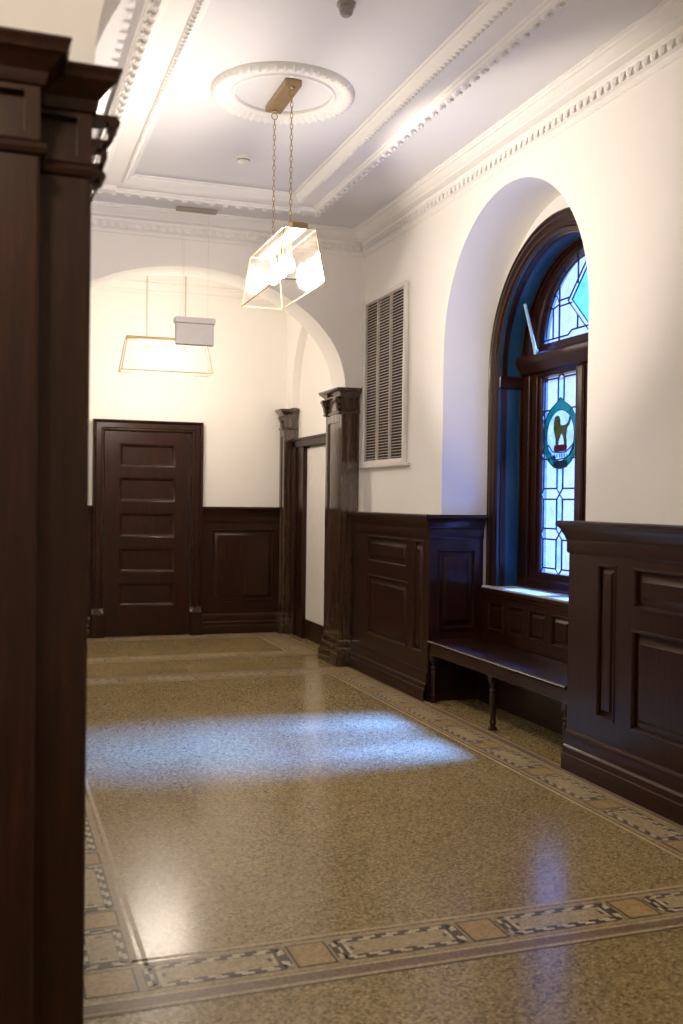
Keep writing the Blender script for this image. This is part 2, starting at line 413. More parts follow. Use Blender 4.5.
# ------------------------------------------------------------------ panelled joinery
def panel_rings(mb, fn, u0, u1, w0, w1, rings, cap=True):
    rows = [[fn(u0 + i, w0 + i, d), fn(u1 - i, w0 + i, d), fn(u1 - i, w1 - i, d), fn(u0 + i, w1 - i, d)] for i, d in rings]
    rows = [[Vector(p) for p in r] for r in rows]
    mb.grid(rows, close_u=True)
    if cap: mb.face(rows[-1])
RINGS = [(0, 0), (.003, .006), (.012, .007), (.018, 0), (.020, -.016), (.032, -.018), (.066, -.003), (.068, 0), (.074, 0)]
RINGS2 = [(0, 0), (.003, .005), (.010, .006), (.015, 0), (.017, -.014), (.026, -.016), (.046, -.004), (.048, -.002), (.053, -.002)]
def panelled(parent, fn, u0, u1, w0, w1, panels, thick, mat, rings=RINGS, fname='frame', pname='panel'):
    """front plane with holes, edges and back; every panel its own mesh. fn(u, w, d): d out of the face"""
    mb = MB(); us = sorted({u0, u1} | {p[0] for p in panels} | {p[1] for p in panels}); ws = sorted({w0, w1} | {p[2] for p in panels} | {p[3] for p in panels})
    for a, b in zip(us, us[1:]):
        for c, d in zip(ws, ws[1:]):
            cu, cw = (a + b) / 2, (c + d) / 2
            if any(p[0] < cu < p[1] and p[2] < cw < p[3] for p in panels): continue
            mb.face([fn(a, c, 0), fn(b, c, 0), fn(b, d, 0), fn(a, d, 0)])
    for a, b in (((u0, w0), (u1, w0)), ((u1, w0), (u1, w1)), ((u1, w1), (u0, w1)), ((u0, w1), (u0, w0))):
        mb.face([fn(*a, 0), fn(*b, 0), fn(*b, -thick), fn(*a, -thick)])
    mb.face([fn(u0, w0, -thick), fn(u1, w0, -thick), fn(u1, w1, -thick), fn(u0, w1, -thick)])
    fo = mb.build(fname, mat, parent)
    for p in panels:
        m2 = MB(); r = rings if min(p[1] - p[0], p[3] - p[2]) > .17 else RINGS2
        panel_rings(m2, fn, *p, r); m2.build(pname, mat, parent, smooth=True, angle=38)
    return fo
CAPP = [(0, -.175), (.006, -.175), (.010, -.165), (.010, -.105), (.016, -.098), (.018, -.085), (.030, -.062), (.036, -.045), (.050, -.030), (.056, -.022), (.056, -.006), (.050, 0), (-.06, 0)]
BASEP = [(.034, 0), (.034, .075), (.030, .086), (.024, .090), (.024, .122), (.018, .130), (.014, .134), (.014, .192), (.010, .205), (.004, .216), (0, .217)]
def mould_run(name, path, prof, z, mat, parent, flip=False):
    mb = MB(); s = -1 if flip else 1
    mb.sweep(path, [(n * s, h) for n, h in prof], lambda a, b, h: (a, b, z + h))
    return mb.build(name, mat, parent, smooth=True, angle=30)
# right wall, beyond the bench
YP1, YP0 = 6.63, 4.775        # bench alcove between these
fn_r = lambda u, w, d: (XF - d, u, w)
t = thing('trim_1', 'dark wainscot between the bench alcove and the wooden pilaster', 'wainscot', (XF, 7.4, 0), 'structure')
panelled(t, fn_r, YP1 + .021, 8.24, .0, CAP - .03, [(7.03, 7.88, .938, 1.16), (7.03, 7.88, .332, .834), (6.725, 6.925, .335, 1.16)], .09, 'wood')
mould_run('cap_rail', [(XF, 8.24), (XF, YP1), (3.42, YP1)], CAPP, CAP, 'wood_y', t, True)
mould_run('baseboard', [(XF, 8.24), (XF, YP1)], BASEP, 0, 'wood_y', t, True)
fn_s = lambda u, w, d: (u, YP1 - d, w)
panelled(t, fn_s, XF, 3.42, .0, CAP - .03, [(XF + .07, 3.36, .52, 1.10)], .02, 'wood', fname='return_frame', pname='return_panel')
t = thing('trim_2', 'dark panelled wainscot in the right foreground past the bench', 'wainscot', (XF, 3.7, 0), 'structure')
panelled(t, fn_r, YN2 + .02, YP0 - .021, .0, CAP - .03, [(4.335, 4.50, .335, 1.135), (2.75, 4.19, .93, 1.135), (2.75, 4.20, .33, .832)], .09, 'wood')
mould_run('cap_rail', [(3.42, YP0), (XF, YP0), (XF, YN2 + .02)], CAPP, CAP, 'wood_y', t, True)
mould_run('baseboard', [(XF, YP0 - .0), (XF, YN2 + .02)], BASEP, 0, 'wood_y', t, True)
panelled(t, lambda u, w, d: (u, YP0 + d, w), XF, 3.42, .0, CAP - .03, [(XF + .07, 3.36, .52, 1.10)], .02, 'wood', fname='return_frame', pname='return_panel')
# alcove back under the window
XBK = 3.42
t = thing('trim_3', 'dark low panelling under the window sill behind the bench', 'wainscot', (XBK, NY, 0), 'structure')
pl = []; wdt = (YP1 - YP0 - .12) / 6
for i in range(6): pl.append((YP0 + .06 + wdt * i + .03, YP0 + .06 + wdt * (i + 1) - .03, .52, .73))
panelled(t, lambda u, w, d: (XBK - d, u, w), YP0, YP1, 0, .80, pl, .09, 'wood', rings=RINGS2)
mould_run('cap_rail', [(XBK, YP1), (XBK, YP0)], [(0, -.06), (.006, -.055), (.010, -.03), (.016, -.024), (.018, -.004), (.014, 0), (-.01, 0)], .822, 'wood_y', t, True)
# back wall
fn_b = lambda u, w, d: (u, YB - .03 - d, w)
t = thing('trim_4', 'dark wainscot with one wide panel between the closed door and the corner pilaster', 'wainscot', (2.55, YB, 0), 'structure')
panelled(t, fn_b, 2.125, 2.975, 0, CAP - .03, [(2.225, 2.93, .34, 1.12)], .03, 'wood')
mould_run('cap_rail', [(2.125, YB - .03), (2.975, YB - .03)], CAPP, CAP + .01, 'wood_x', t, True)
mould_run('baseboard', [(2.125, YB - .03), (2.975, YB - .03)], BASEP, 0, 'wood_x', t, True)
t = thing('trim_5', 'dark wainscot strip on the far side of the closed panelled door', 'wainscot', (.5, YB, 0), 'structure')
panelled(t, fn_b, XL, .98, 0, CAP - .03, [(.12, .88, .34, 1.12)], .03, 'wood')
mould_run('cap_rail', [(XL, YB - .03), (.98, YB - .03)], CAPP, CAP + .01, 'wood_x', t, True)
mould_run('baseboard', [(XL, YB - .03), (.98, YB - .03)], BASEP, 0, 'wood_x', t, True)
# left wall wainscot (behind the pier)
t = thing('trim_6', 'dark wainscot along the left wall behind the pier', 'wainscot', (.12, 5.4, 0), 'structure')
panelled(t, lambda u, w, d: (XL + .09 + d, u, w), YN2 + .25, 8.24, 0, CAP - .03, [(3.2, 4.8, .33, 1.13), (5.1, 6.5, .33, 1.13), (6.8, 7.9, .33, 1.13)], .09, 'wood')
mould_run('cap_rail', [(XL + .09, YN2 + .25), (XL + .09, 8.24)], CAPP, CAP, 'wood_y', t, True)

# ------------------------------------------------------------------ pilasters
def scroll(mb, o, out, side, w, h, solid=True):
    """small S console: spiral top and bottom roll; out = projection direction, side = width direction"""
    o, out, side = Vector(o), Vector(out), Vector(side)
    k = h / .158
    def prism(prof):
        A = [o + out * (a * k) + Vector((0, 0, b * k)) for a, b in prof]; B = [p + side * w for p in A]
        mb.grid([A, B], close_u=True); mb.face(A); mb.face(B[::-1])
    prism([(.056, 0), (.060, -.012), (.056, -.030), (.046, -.060), (.036, -.075), (.034, -.100), (.024, -.130), (.018, -.158), (.008, -.158), (.012, -.130), (.022, -.098), (.024, -.074), (.034, -.056), (.042, -.030), (.044, -.012), (.042, 0)])
    if solid: prism([(0, 0), (.042, 0), (.044, -.012), (.042, -.030), (.034, -.056), (.024, -.074), (.022, -.098), (.012, -.130), (.008, -.158), (0, -.158)])
    prism([(0, 0), (.05, 0), (.05, -.012), (0, -.02)]); prism([(0, -.056), (.036, -.056), (.032, -.076), (0, -.08)]); prism([(0, -.112), (.026, -.108), (.022, -.13), (0, -.158)])
    for (a, b, r) in ((.050, -.018, .013), (.020, -.140, .012)):     # raised eyes of the scrolls
        c = o + out * (a * k) + Vector((0, 0, b * k)) - side * .006
        ring = [[c + side * (q * (w + .012)) + (out * math.cos(tt) + Vector((0, 0, 1)) * math.sin(tt)) * r * k for tt in (2 * PI * i / 12 for i in range(12))] for q in (0, 1)]
        mb.grid(ring, close_u=True); mb.face(ring[0][::-1]); mb.face(ring[1])
def pilaster(name, label, x0, x1, y0, y1, face, capz, mat='oak', brackets=True, sides=(1, 1), proj=(1, 1, 1, 1), parent=None, base=.223):
    """rectangular wooden pilaster; face = +1/-1: which way (x) its broad panel looks"""
    t = parent or thing(name, label, 'pilaster', ((x0 + x1) / 2, (y0 + y1) / 2, 0))
    pl_, pr_, pf_, pb_ = proj
    cz = capz
    # shaft: core plus raised edge strips so that the broad face is sunk
    mb = MB(); ex = .014; h0, h1 = base - .01, cz - .20
    fx = x1 if face > 0 else x0
    core0, core1 = (x0, x1 - ex) if face > 0 else (x0 + ex, x1)
    mb.box(core0, core1, y0 + .012, y1 - .002, h0, h1)
    mb.box(x0, x1, y0, y0 + .06, h0, h1, .006); mb.box(x0, x1, y1 - .06, y1, h0, h1, .006)
    a, b = (x1 - ex, x1) if face > 0 else (x0, x0 + ex)
    mb.box(a, b, y0 + .06, y1 - .06, h1 - .09, h1); mb.box(a, b, y0 + .06, y1 - .06, h0, h0 + .10)
    mb.build('shaft', mat, t)
    def ring(nm, prof, z, m=mat):
        q = MB(); rows = [[(x0 - n * pl_, y0 - n * pf_, z + h), (x1 + n * pr_, y0 - n * pf_, z + h), (x1 + n * pr_, y1 + n * pb_, z + h), (x0 - n * pl_, y1 + n * pb_, z + h)] for n, h in prof]
        q.grid(rows, close_u=True); q.face(rows[0][::-1]); q.face(rows[-1])
        return q.build(nm, m, t, smooth=True, angle=30)
    ring('base', [(.036, 0), (.036, .085), (.030, .10), (.024, .104), (.024, .150), (.016, .165), (.012, .168), (.012, .205), (.004, base - .002), (0, base)], 0)
    ring('necking', [(0, -.02), (.010, -.016), (.014, -.006), (.010, .004), (.004, .008), (0, .014)], cz - .20)
    # frieze block with a sunk square panel on the face that looks down the hall
    fz0, fz1 = cz - .19, cz - .075
    q = MB(); q.box(x0 + .002, x1 - .002, y0 + .022, y1 - .002, fz0, fz1)
    w = min(.03, (x1 - x0) * .2)
    q.box(x0, x0 + w, y0, y0 + .022, fz0, fz1); q.box(x1 - w, x1, y0, y0 + .022, fz0, fz1)
    q.box(x0 + w, x1 - w, y0, y0 + .022, fz0, fz0 + .018); q.box(x0 + w, x1 - w, y0, y0 + .022, fz1 - .018, fz1)
    q.build('frieze', mat, t)
    ring('capital', [(0, -.082), (.008, -.08), (.012, -.07), (.014, -.058), (.030, -.040), (.040, -.030), (.048, -.026), (.052, -.012), (.056, -.006), (.056, 0), (.0, .004)], cz)
    if brackets:
        for yy in ([y0 + .012] if sides[0] else []) + ([y1 - .06] if sides[1] else []):
            s = MB(); scroll(s, (fx, yy, cz - .075), (face, 0, 0), (0, 1, 0), .045, .15, face < 0); s.build('bracket', mat, t, smooth=True, angle=30)
    return t
pilaster('pilaster', 'tall dark wooden pilaster under the arch beside the vented wall', 2.872, 3.04, 8.262, 8.70, -1, 2.424, proj=(1, 0, 1, 1))
pilaster('pilaster.001', 'slim dark wooden pilaster in the far corner beside the white side door', 2.978, 3.132, 10.44, YB - .004, -1, 2.42, sides=(1, 0), proj=(1, 0, .8, 0))
pier = pilaster('pilaster.002', 'large dark wooden pier filling the left edge, its capital stepped', .026, .196, 2.195, 2.72, 1, 2.342, mat='wood', proj=(0, 1, 1, 1))
pilaster('', '', -.46, .086, 2.085, 2.192, 1, 2.342, mat='wood', brackets=False, proj=(1, 1, 1, 0), parent=pier)

# ------------------------------------------------------------------ back door
t = thing('door_1', 'closed dark mahogany door of stacked horizontal panels in the end wall', 'door', (1.55, YB, 0), 'structure')
D0, D1, DT = 1.10, 2.005, 2.135
fn_d = lambda u, w, d: (u, YB - .035 - d, w)
P_ = []
zs = [(1.772, 2.003), (1.41, 1.655), (1.037, 1.285), (.672, .918), (.318, .556)]
for a, b in zs: P_.append((1.252, 1.832, a - .006, b + .006))
panelled(t, fn_d, D0 + .004, D1 - .004, .006, DT - .004, P_, .03, 'wood', rings=[(0, 0), (.002, -.0005), (.013, -.0045), (.026, -.0125), (.031, -.018), (.033, -.0205), (.036, -.021), (.042, -.021)], fname='leaf')
CAS = [(0, 0), (.004, .022), (.016, .028), (.030, .026), (.036, .034), (.085, .034), (.092, .050), (.106, .056), (.116, .050), (.118, 0)]
mb = MB(); mb.sweep([(D0, .30), (D0, DT), (D1, DT), (D1, .30)], [(n, h) for n, h in CAS], lambda a, b, h: (a, YB - .03 - h, b))
mb.build('casing', 'wood', t, smooth=True, angle=30)
for x in (D0 - .125, D1 - .005):
    mb = MB(); mb.box(x, x + .13, YB - .10, YB - .002, 0, .245, .004)
    q = [(x + .02, YB - .095, .245), (x + .11, YB - .095, .245), (x + .11, YB - .03, .245), (x + .02, YB - .03, .245)]
    top = [(x + .055, YB - .07, .30), (x + .075, YB - .07, .30), (x + .075, YB - .03, .30), (x + .055, YB - .03, .30)]
    mb.grid([q, top], close_u=True); mb.face(top); mb.build('plinth_block', 'wood', t)

# ------------------------------------------------------------------ side doorway of the far bay
t = thing('door_2', 'white door in a dark wooden frame between the two right pilasters', 'door', (XB, 9.5, 0), 'structure')
mb = MB(); mb.box(XB - .03, XB, 8.72, 10.02, .20, 1.985, .003); mb.build('leaf', 'white', t)
mb = MB(); mb.box(XB - .034, XB, 8.72, 10.02, .004, .195, .003); mb.build('kick_plate', 'wood_y', t)
mb = MB(); mb.box(XB - .05, XB - .028, 8.98, 9.06, .33, 1.56, .004); mb.build('push_plate', 'white', t)
mb = MB(); mb.box(XB - .075, XB, 10.02, 10.12, 0, 2.0, .004); mb.box(XB - .06, XB, 10.12, 10.29, 0, 2.07, .004); mb.box(XB - .085, XB, 10.29, 10.418, 0, 2.07, .006)
mb.build('jamb', 'wood', t)
mb = MB(); mb.box(XB - .085, XB, 8.72, 10.418, 2.0, 2.085, .006); mb.box(XB - .10, XB, 8.72, 10.418, 2.07, 2.095, .005)
mb.build('lintel', 'wood_y', t)

# ------------------------------------------------------------------ window
t = thing('window_1', 'tall arched leaded window in a dark frame with a lion emblem', 'window', (XFR, NY, .82), 'structure')
def arc_path(r, z, bottom, n=44):
    return [(NY + r, bottom)] + [(NY + r * math.cos(PI * i / n), z + r * math.sin(PI * i / n)) for i in range(n + 1)] + [(NY - r, bottom)]
# moulded architrave
ARP = [(0, -.06), (0, .0), (.006, .016), (.022, .022), (.030, .014), (.040, .012), (.048, .024), (.066, .028), (.080, .018), (.092, .012), (.100, .022), (.118, .022), (.126, .010), (.150, .004), (.154, -.06)]
mb = MB(); mb.sweep(arc_path(FR, FZ, .82), ARP, lambda a, b, h: (XFR - h, a, b)); mb.build('architrave', 'wood', t, smooth=True, angle=30)
# deep panelled lining
JR = FR - .152
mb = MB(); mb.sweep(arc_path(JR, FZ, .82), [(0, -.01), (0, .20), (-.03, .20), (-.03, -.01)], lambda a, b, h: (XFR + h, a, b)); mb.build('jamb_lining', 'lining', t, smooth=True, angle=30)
for rr, x0, x1 in ((JR, XFR + .012, XFR + .03), (JR, XFR + .165, XFR + .185)):
    mb = MB(); mb.sweep(arc_path(rr - .0, FZ, .82), [(0, x0 - XFR), (.010, x0 - XFR + .003), (.010, x1 - XFR - .003), (0, x1 - XFR)], lambda a, b, h: (XFR + h, a, b)); mb.build('jamb_bead', 'wood', t, smooth=True, angle=30)
mb = MB()
for sg in (-1, 1):
    y = NY + sg * JR; mb.box(XFR - .01, XFR + .19, min(y, y - sg * .02), max(y, y - sg * .02), 2.27, 2.36, .006)
mb.build('impost', 'wood_x', t)
# sash: non-concentric ring from the lining to the glass edge
GR, GZ = .565, 2.56; G0, G1 = .955, 2.345
n = 44
inner = [(NY + GR, GZ)] + [(NY + GR * math.cos(PI * i / n), GZ + GR * math.sin(PI * i / n)) for i in range(n + 1)] + [(NY - GR, GZ)]
outer = [(NY + JR, FZ - .06)] + [(NY + JR * math.cos(PI * i / n), FZ + JR * math.sin(PI * i / n)) for i in range(n + 1)] + [(NY - JR, FZ - .06)]
def lerp2(a, b, k): return [(p[0] + (q[0] - p[0]) * k, p[1] + (q[1] - p[1]) * k) for p, q in zip(a, b)]
mb = MB(); steps = [(0, 3.655), (.30, 3.655), (.33, 3.64), (.42, 3.64), (.46, 3.66), (.80, 3.665), (.84, 3.655), (.95, 3.665), (1, 3.695), (1, 3.74), (0, 3.74)]
mb.grid([[(x, p[0], p[1]) for p in lerp2(outer, inner, k)] for k, x in steps], close_v=True); mb.build('fanlight_frame', 'wood', t, smooth=True, angle=30)
fr_ = MB()
for sg in (-1, 1):
    for a, b, x in ((JR, .70, 3.655), (.70, .665, 3.64), (.665, .60, 3.665), (.60, GR, 3.68)):
        y0, y1 = sorted((NY + sg * a, NY + sg * b)); fr_.box(x, 3.74, y0, y1, .82, 2.36, .004)
fr_.build('stile', 'wood', t)
mb = MB(); mb.box(3.655, 3.74, NY - .083, NY + .083, .84, 2.36, .006); mb.box(3.635, 3.70, NY - .035, NY + .035, .84, 2.36, .012); mb.build('mullion', 'wood', t)
mb = MB(); mb.sweep([(NY + JR, 0), (NY - JR, 0)], [(3.74, 2.335), (3.66, 2.335), (3.655, 2.36), (3.63, 2.375), (3.625, 2.40), (3.60, 2.43), (3.588, 2.455), (3.588, 2.485), (3.60, 2.50), (3.66, 2.515), (3.67, 2.565), (3.74, 2.565)], lambda a, b, h: (b * 0 + 0, a, h))
# transom profile is (x, z): build it straight
mb = MB(); tp = [(3.74, 2.335), (3.67, 2.335), (3.66, 2.36), (3.635, 2.375), (3.628, 2.40), (3.605, 2.43), (3.595, 2.455), (3.595, 2.485), (3.605, 2.50), (3.665, 2.515), (3.672, 2.565), (3.74, 2.565)]
rows = [[(x, y, z) for x, z in tp] for y in (NY - JR, NY + JR)]
mb.grid(rows, close_u=True); mb.face(rows[0]); mb.face(rows[1][::-1]); mb.build('transom', 'wood_y', t, smooth=True, angle=30)
mb = MB(); bp = [(3.74, .82), (3.62, .82), (3.62, .85), (3.64, .862), (3.645, .90), (3.66, .91), (3.668, .957), (3.74, .957)]
rows = [[(x, y, z) for x, z in bp] for y in (NY - JR, NY + JR)]
mb.grid(rows, close_u=True); mb.face(rows[0]); mb.face(rows[1][::-1]); mb.build('bottom_rail', 'wood_y', t, smooth=True, angle=30)
mb = MB(); mb.box(XBK - .018, 3.64, NY - .90, NY + .90, .823, .838, .004); mb.build('sill', 'stone', t)
mb = MB(); mb.tube([(3.60, 6.225, 2.50), (3.585, 6.28, 2.68), (3.57, 6.333, 2.855)], .0125, 8); mb.lathe([(.001, -.02), (.016, -.018), (.018, 0), (.016, .018), (.001, .02)], (3.60, 6.225, 2.505), 12); mb.build('stay_rod', 'rod', t)

# ---- leaded glass; light-local u = (yc - y): u to the right as seen from the hall
def glassface(name, pts, mat, yc, zc, x, parent, th=.004):
    mb = MB(); A = [(x, yc - u, zc + w) for u, w in pts]; B = [(x + th, yc - u, zc + w) for u, w in pts]
    mb.face(A); mb.face(B[::-1]); mb.grid([A, B], close_u=True)
    return mb.build(name, mat, parent)
def came(mb, pts, yc, zc, x, r=.0062, closed=False):
    mb.tube([(x, yc - u, zc + w) for u, w in pts], r, 6, closed)
U = .24
def light(yc, name):
    g = bpy.data.objects.new(name, None)
    H0, H1 = G0, G1; zc = 0
    pane = glassface(name, [(-U, H0), (U, H0), (U, H1), (-U, H1)], 'g_clear', yc, 0, XGL, t)
    bpy.data.objects.remove(g)
    u1, u2 = .212, .037
    bands = [(1.193, 1.268), (1.473, 1.548)]
    e0, e1 = H0 + .035, H1 - .032
    mb = MB(); X = XGL - .004
    zz = [e0, 1.193, 1.268, 1.473, 1.548, e1]
    for a, b in ((e0, 1.193), (1.268, 1.473), (1.548, e1)):
        for u in (-u1, u1): came(mb, [(u, a), (u, b)], yc, zc, X)
    for a, b in ((e0, 1.193), (1.268, 1.473), (1.548, 1.69), (2.155, e1)):
        for u in (-u2, u2): came(mb, [(u, a), (u, b)], yc, zc, X)
    for a, b in bands:
        m = (a + b) / 2
        for s in (-1, 1):
            came(mb, [(s * U, m), (s * u1, a), (s * u2, a), (0, m), (s * u2, b), (s * u1, b)], yc, zc, X, closed=True)
    for zq, tip in ((e0, H0), (e1, H1)):
        for s in (-1, 1):
            came(mb, [(s * U, tip), (s * u1, zq), (s * u2, zq), (0, tip)], yc, zc, X)
    for zq in (2.095, 1.755):
        for s in (-1, 1): came(mb, [(s * U, zq), (s * .14, zq)], yc, zc, X)
    for s in (-1, 1):
        came(mb, [(s * u1, 2.095), (s * U, 2.06), (s * u1, 2.0)], yc, zc, X); came(mb, [(s * u1, 1.755), (s * U, 1.79), (s * u1, 1.85)], yc, zc, X)
    c = [(math.cos(k * PI / 24), math.sin(k * PI / 24)) for k in range(48)]
    mb.build('leading', 'lead', pane)
    # tinted quarries
    for i, (a, b) in enumerate(((e0, 1.193), (1.268, 1.473), (1.548, 1.69))):
        glassface('cream_quarry', [(-u1, a), (-u2, a), (-u2, b), (-u1, b)], 'g_cream', yc, 0, XGL - .0025, pane, .002)
    for a, b in ((e0, 1.193), (1.268, 1.473), (1.548, 1.69), (2.155, e1)):
        glassface('blue_quarry', [(-u2, a), (u2, a), (u2, b), (-u2, b)], 'g_blue', yc, 0, XGL - .0025, pane, .002)
    return pane
def emblem(yc, zc, pane, mirror=1):
    X = XGL - .006
    K = lambda pts: [(u * mirror, w) for u, w in pts]
    n = 48
    # ring with pointed top
    mb = MB()
    ro, ri = [], []
    for k in range(n):
        a = PI / 2 + 2 * PI * k / n; r = .228
        d = abs(((a - PI / 2 + PI) % (2 * PI)) - PI)
        ro.append((r * math.cos(a), (r + .034 * max(0, 1 - d / .30)) * math.sin(a) ))
        ri.append((.176 * math.cos(a), .176 * math.sin(a)))
    rows = [[(x, yc - u * mirror, zc + w) for u, w in L] for L, x in ((ro, X), (ri, X), (ri, X + .004), (ro, X + .004))]
    mb.grid(rows, close_u=True, close_v=True); ring = mb.build('emblem_ring', 'g_teal', pane)
    ring['label'] = 'teal glass ring with a pointed top'
    mb = MB(); came(mb, ro, yc, zc, X - .001, .004, True); came(mb, ri, yc, zc, X - .001, .0035, True)
    for a in (PI * .30, PI * .70, PI * 1.02, PI * -.02, PI * 1.28, PI * 1.72):
        came(mb, [(.176 * math.cos(a), .176 * math.sin(a)), (.228 * math.cos(a), .228 * math.sin(a))], yc, zc, X - .001, .003)
    mb.build('emblem_leading', 'lead', pane)
    glassface('emblem_ground', [(.175 * math.cos(2 * PI * k / 32), .175 * math.sin(2 * PI * k / 32)) for k in range(32)], 'g_cyan', yc, zc, XGL - .0035, pane, .002).data.materials[0] = M['g_clear']
    L = [(-.085, .045), (-.083, .095), (-.070, .128), (-.045, .140), (-.020, .132), (-.006, .108), (-.006, .080), (.012, .068), (.050, .066), (.072, .070), (.092, .082), (.108, .100), (.112, .122), (.124, .122), (.126, .098), (.110, .070), (.088, .054), (.080, .046),
         (.078, .020), (.070, -.010), (.080, -.040), (.080, -.062), (.052, -.062), (.046, -.030), (.028, .006), (.006, .012), (-.004, -.004), (-.022, -.030), (-.030, -.062), (-.056, -.062), (-.058, -.020), (-.070, .010)]
    o = glassface('lion', K(L), 'g_olive', yc, zc, X, pane, .003); o['label'] = 'olive green standing lion with raised tail'
    mb = MB(); came(mb, K(L), yc, zc, X, .0028, True)
    came(mb, K([(-.07, .10), (-.05, .06), (-.062, .03), (-.04, -.0)]), yc, zc, X, .002); came(mb, K([(-.02, .12), (-.028, .08), (-.008, .06)]), yc, zc, X, .002)
    mb.build('lion_outline', 'lead', pane)
    glassface('cushion', K([(-.08, -.075), (-.07, -.062), (.075, -.062), (.085, -.075), (.075, -.108), (-.06, -.112), (-.085, -.10)]), 'g_red', yc, zc, X, pane, .003)
    sc = [(-.165, -.075), (-.15, -.06), (-.125, -.085), (-.10, -.108), (-.02, -.118), (.07, -.115), (.13, -.085), (.165, -.06), (.17, -.085), (.13, -.13), (.06, -.158), (-.04, -.165), (-.10, -.165), (-.12, -.12), (-.15, -.10)]
    o = glassface('scroll_banner', K(sc), 'g_clear', yc, zc, X, pane, .003)
    mb = MB(); came(mb, K(sc), yc, zc, X, .005, True)
    for u in (-.07, -.045, -.01, .02, .05, .085): came(mb, K([(u, -.128), (u + .006, -.15)]), yc, zc, X, .0032)
    mb.build('scroll_outline', 'lead', pane)
    glassface('banner_fold', K([(-.10, -.13), (-.06, -.14), (-.055, -.165), (-.095, -.168)]), 'g_navy', yc, zc, X - .001, pane, .003)
    glassface('plinth', K([(-.085, -.176), (.09, -.172), (.09, -.125 - .095), (-.085, -.222)]), 'g_teal2', yc, zc, X - .001, pane, .003)
lyc = NY + .083 + U; ryc = NY - .083 - U
pl_ = light(lyc, 'pane'); emblem(lyc, 1.912, pl_)
pr_ = light(ryc, 'pane'); emblem(ryc, 1.912, pr_, -1)
# fanlight
fan = glassface('pane', [(GR, GZ)] + [(GR * math.cos(PI * i / 40), GZ + GR * math.sin(PI * i / 40)) for i in range(41)], 'g_clear', NY, 0, XGL, t)
mb = MB(); X = XGL - .004
came(mb, [((GR - .032) * math.cos(PI * i / 40), GZ + (GR - .032) * math.sin(PI * i / 40)) for i in range(1, 40)], NY, 0, X)
came(mb, [(-GR, GZ + .032), (-.25, GZ + .032), (-.2, GZ + .06), (.2, GZ + .06), (.25, GZ + .032), (GR, GZ + .032)], NY, 0, X)
for s in (-1, 1):
    came(mb, [(s * .36, GZ), (s * .36, GZ + .405)], NY, 0, X, .007)
    came(mb, [(s * .44, GZ + .03), (s * .44, GZ + .24)], NY, 0, X); came(mb, [(s * .13, GZ + .06), (s * .13, GZ + .15)], NY, 0, X); came(mb, [(s * .13, GZ + .36), (s * .13, GZ + .52)], NY, 0, X)
    came(mb, [(s * .44, GZ + .24), (s * .50, GZ + .26)], NY, 0, X); came(mb, [(s * .44, GZ + .24), (s * .36, GZ + .26), (s * .39, GZ + .32), (s * .44, GZ + .33)], NY, 0, X)
    for q in (.245, .285): came(mb, [(s * .36, GZ + q), (s * (.235 if q > .26 else .21), GZ + q)], NY, 0, X)
    for a in (.18, .32, .42): came(mb, [(s * (GR - .032) * math.cos(PI * a), GZ + (GR - .032) * math.sin(PI * a)), (s * GR * math.cos(PI * a), GZ + GR * math.sin(PI * a))], NY, 0, X)
for k in (1, .8): came(mb, [(-.25 * k, GZ + .265), (0, GZ + .265 + .26 * k), (.25 * k, GZ + .265), (0, GZ + .265 - .235 * k)], NY, 0, X, closed=True)
mb.build('leading', 'lead', fan)
glassface('diamond', [(-.2, GZ + .265), (0, GZ + .265 + .208), (.2, GZ + .265), (0, GZ + .265 - .188)], 'g_cyan', NY, 0, XGL - .0025, fan, .002)

# ------------------------------------------------------------------ bench
t = thing('bench', 'dark wooden window bench built into the alcove under the arched window', 'bench', (3.2, NY, 0))
SZ = .448; B0, B1 = YP0 + .012, YP1 - .006
mb = MB(); prof = [(3.398, SZ), (2.992, SZ), (2.982, SZ - .004), (2.976, SZ - .012), (2.982, SZ - .022), (2.996, SZ - .027), (3.398, SZ - .027)]
rows = [[(x, y, z) for x, z in prof] for y in (B0, B1)]
mb.grid(rows, close_u=True); mb.face(rows[0]); mb.face(rows[1][::-1]); mb.build('seat', 'seat', t, smooth=True, angle=40)
mb = MB(); mb.box(3.0, 3.03, B0, B1, .345, SZ - .027, .004); mb.box(2.995, 3.0, B0, B1, .345, .358); mb.build('apron', 'wood_y', t)
LEG = [(.020, 0), (.030, .004), (.030, .016), (.018, .024), (.016, .034), (.024, .05), (.020, .062), (.017, .075), (.020, .14), (.024, .21), (.022, .228), (.015, .236), (.026, .246), (.026, .256), (.016, .264), (.018, .285), (.028, .30), (.028, .346)]
for y in (NY - .03, B1 - .035, B0 + .035):
    mb = MB(); mb.lathe(LEG, (3.018, y, 0), 20); mb.box(2.992, 3.044, y - .026, y + .026, .30, .35, .004); mb.build('leg', 'wood', t, smooth=True, angle=40)
mb = MB(); mb.box(3.372, 3.398, B0, B1, .003, SZ - .027); mb.build('back_board', 'wood_y', t)

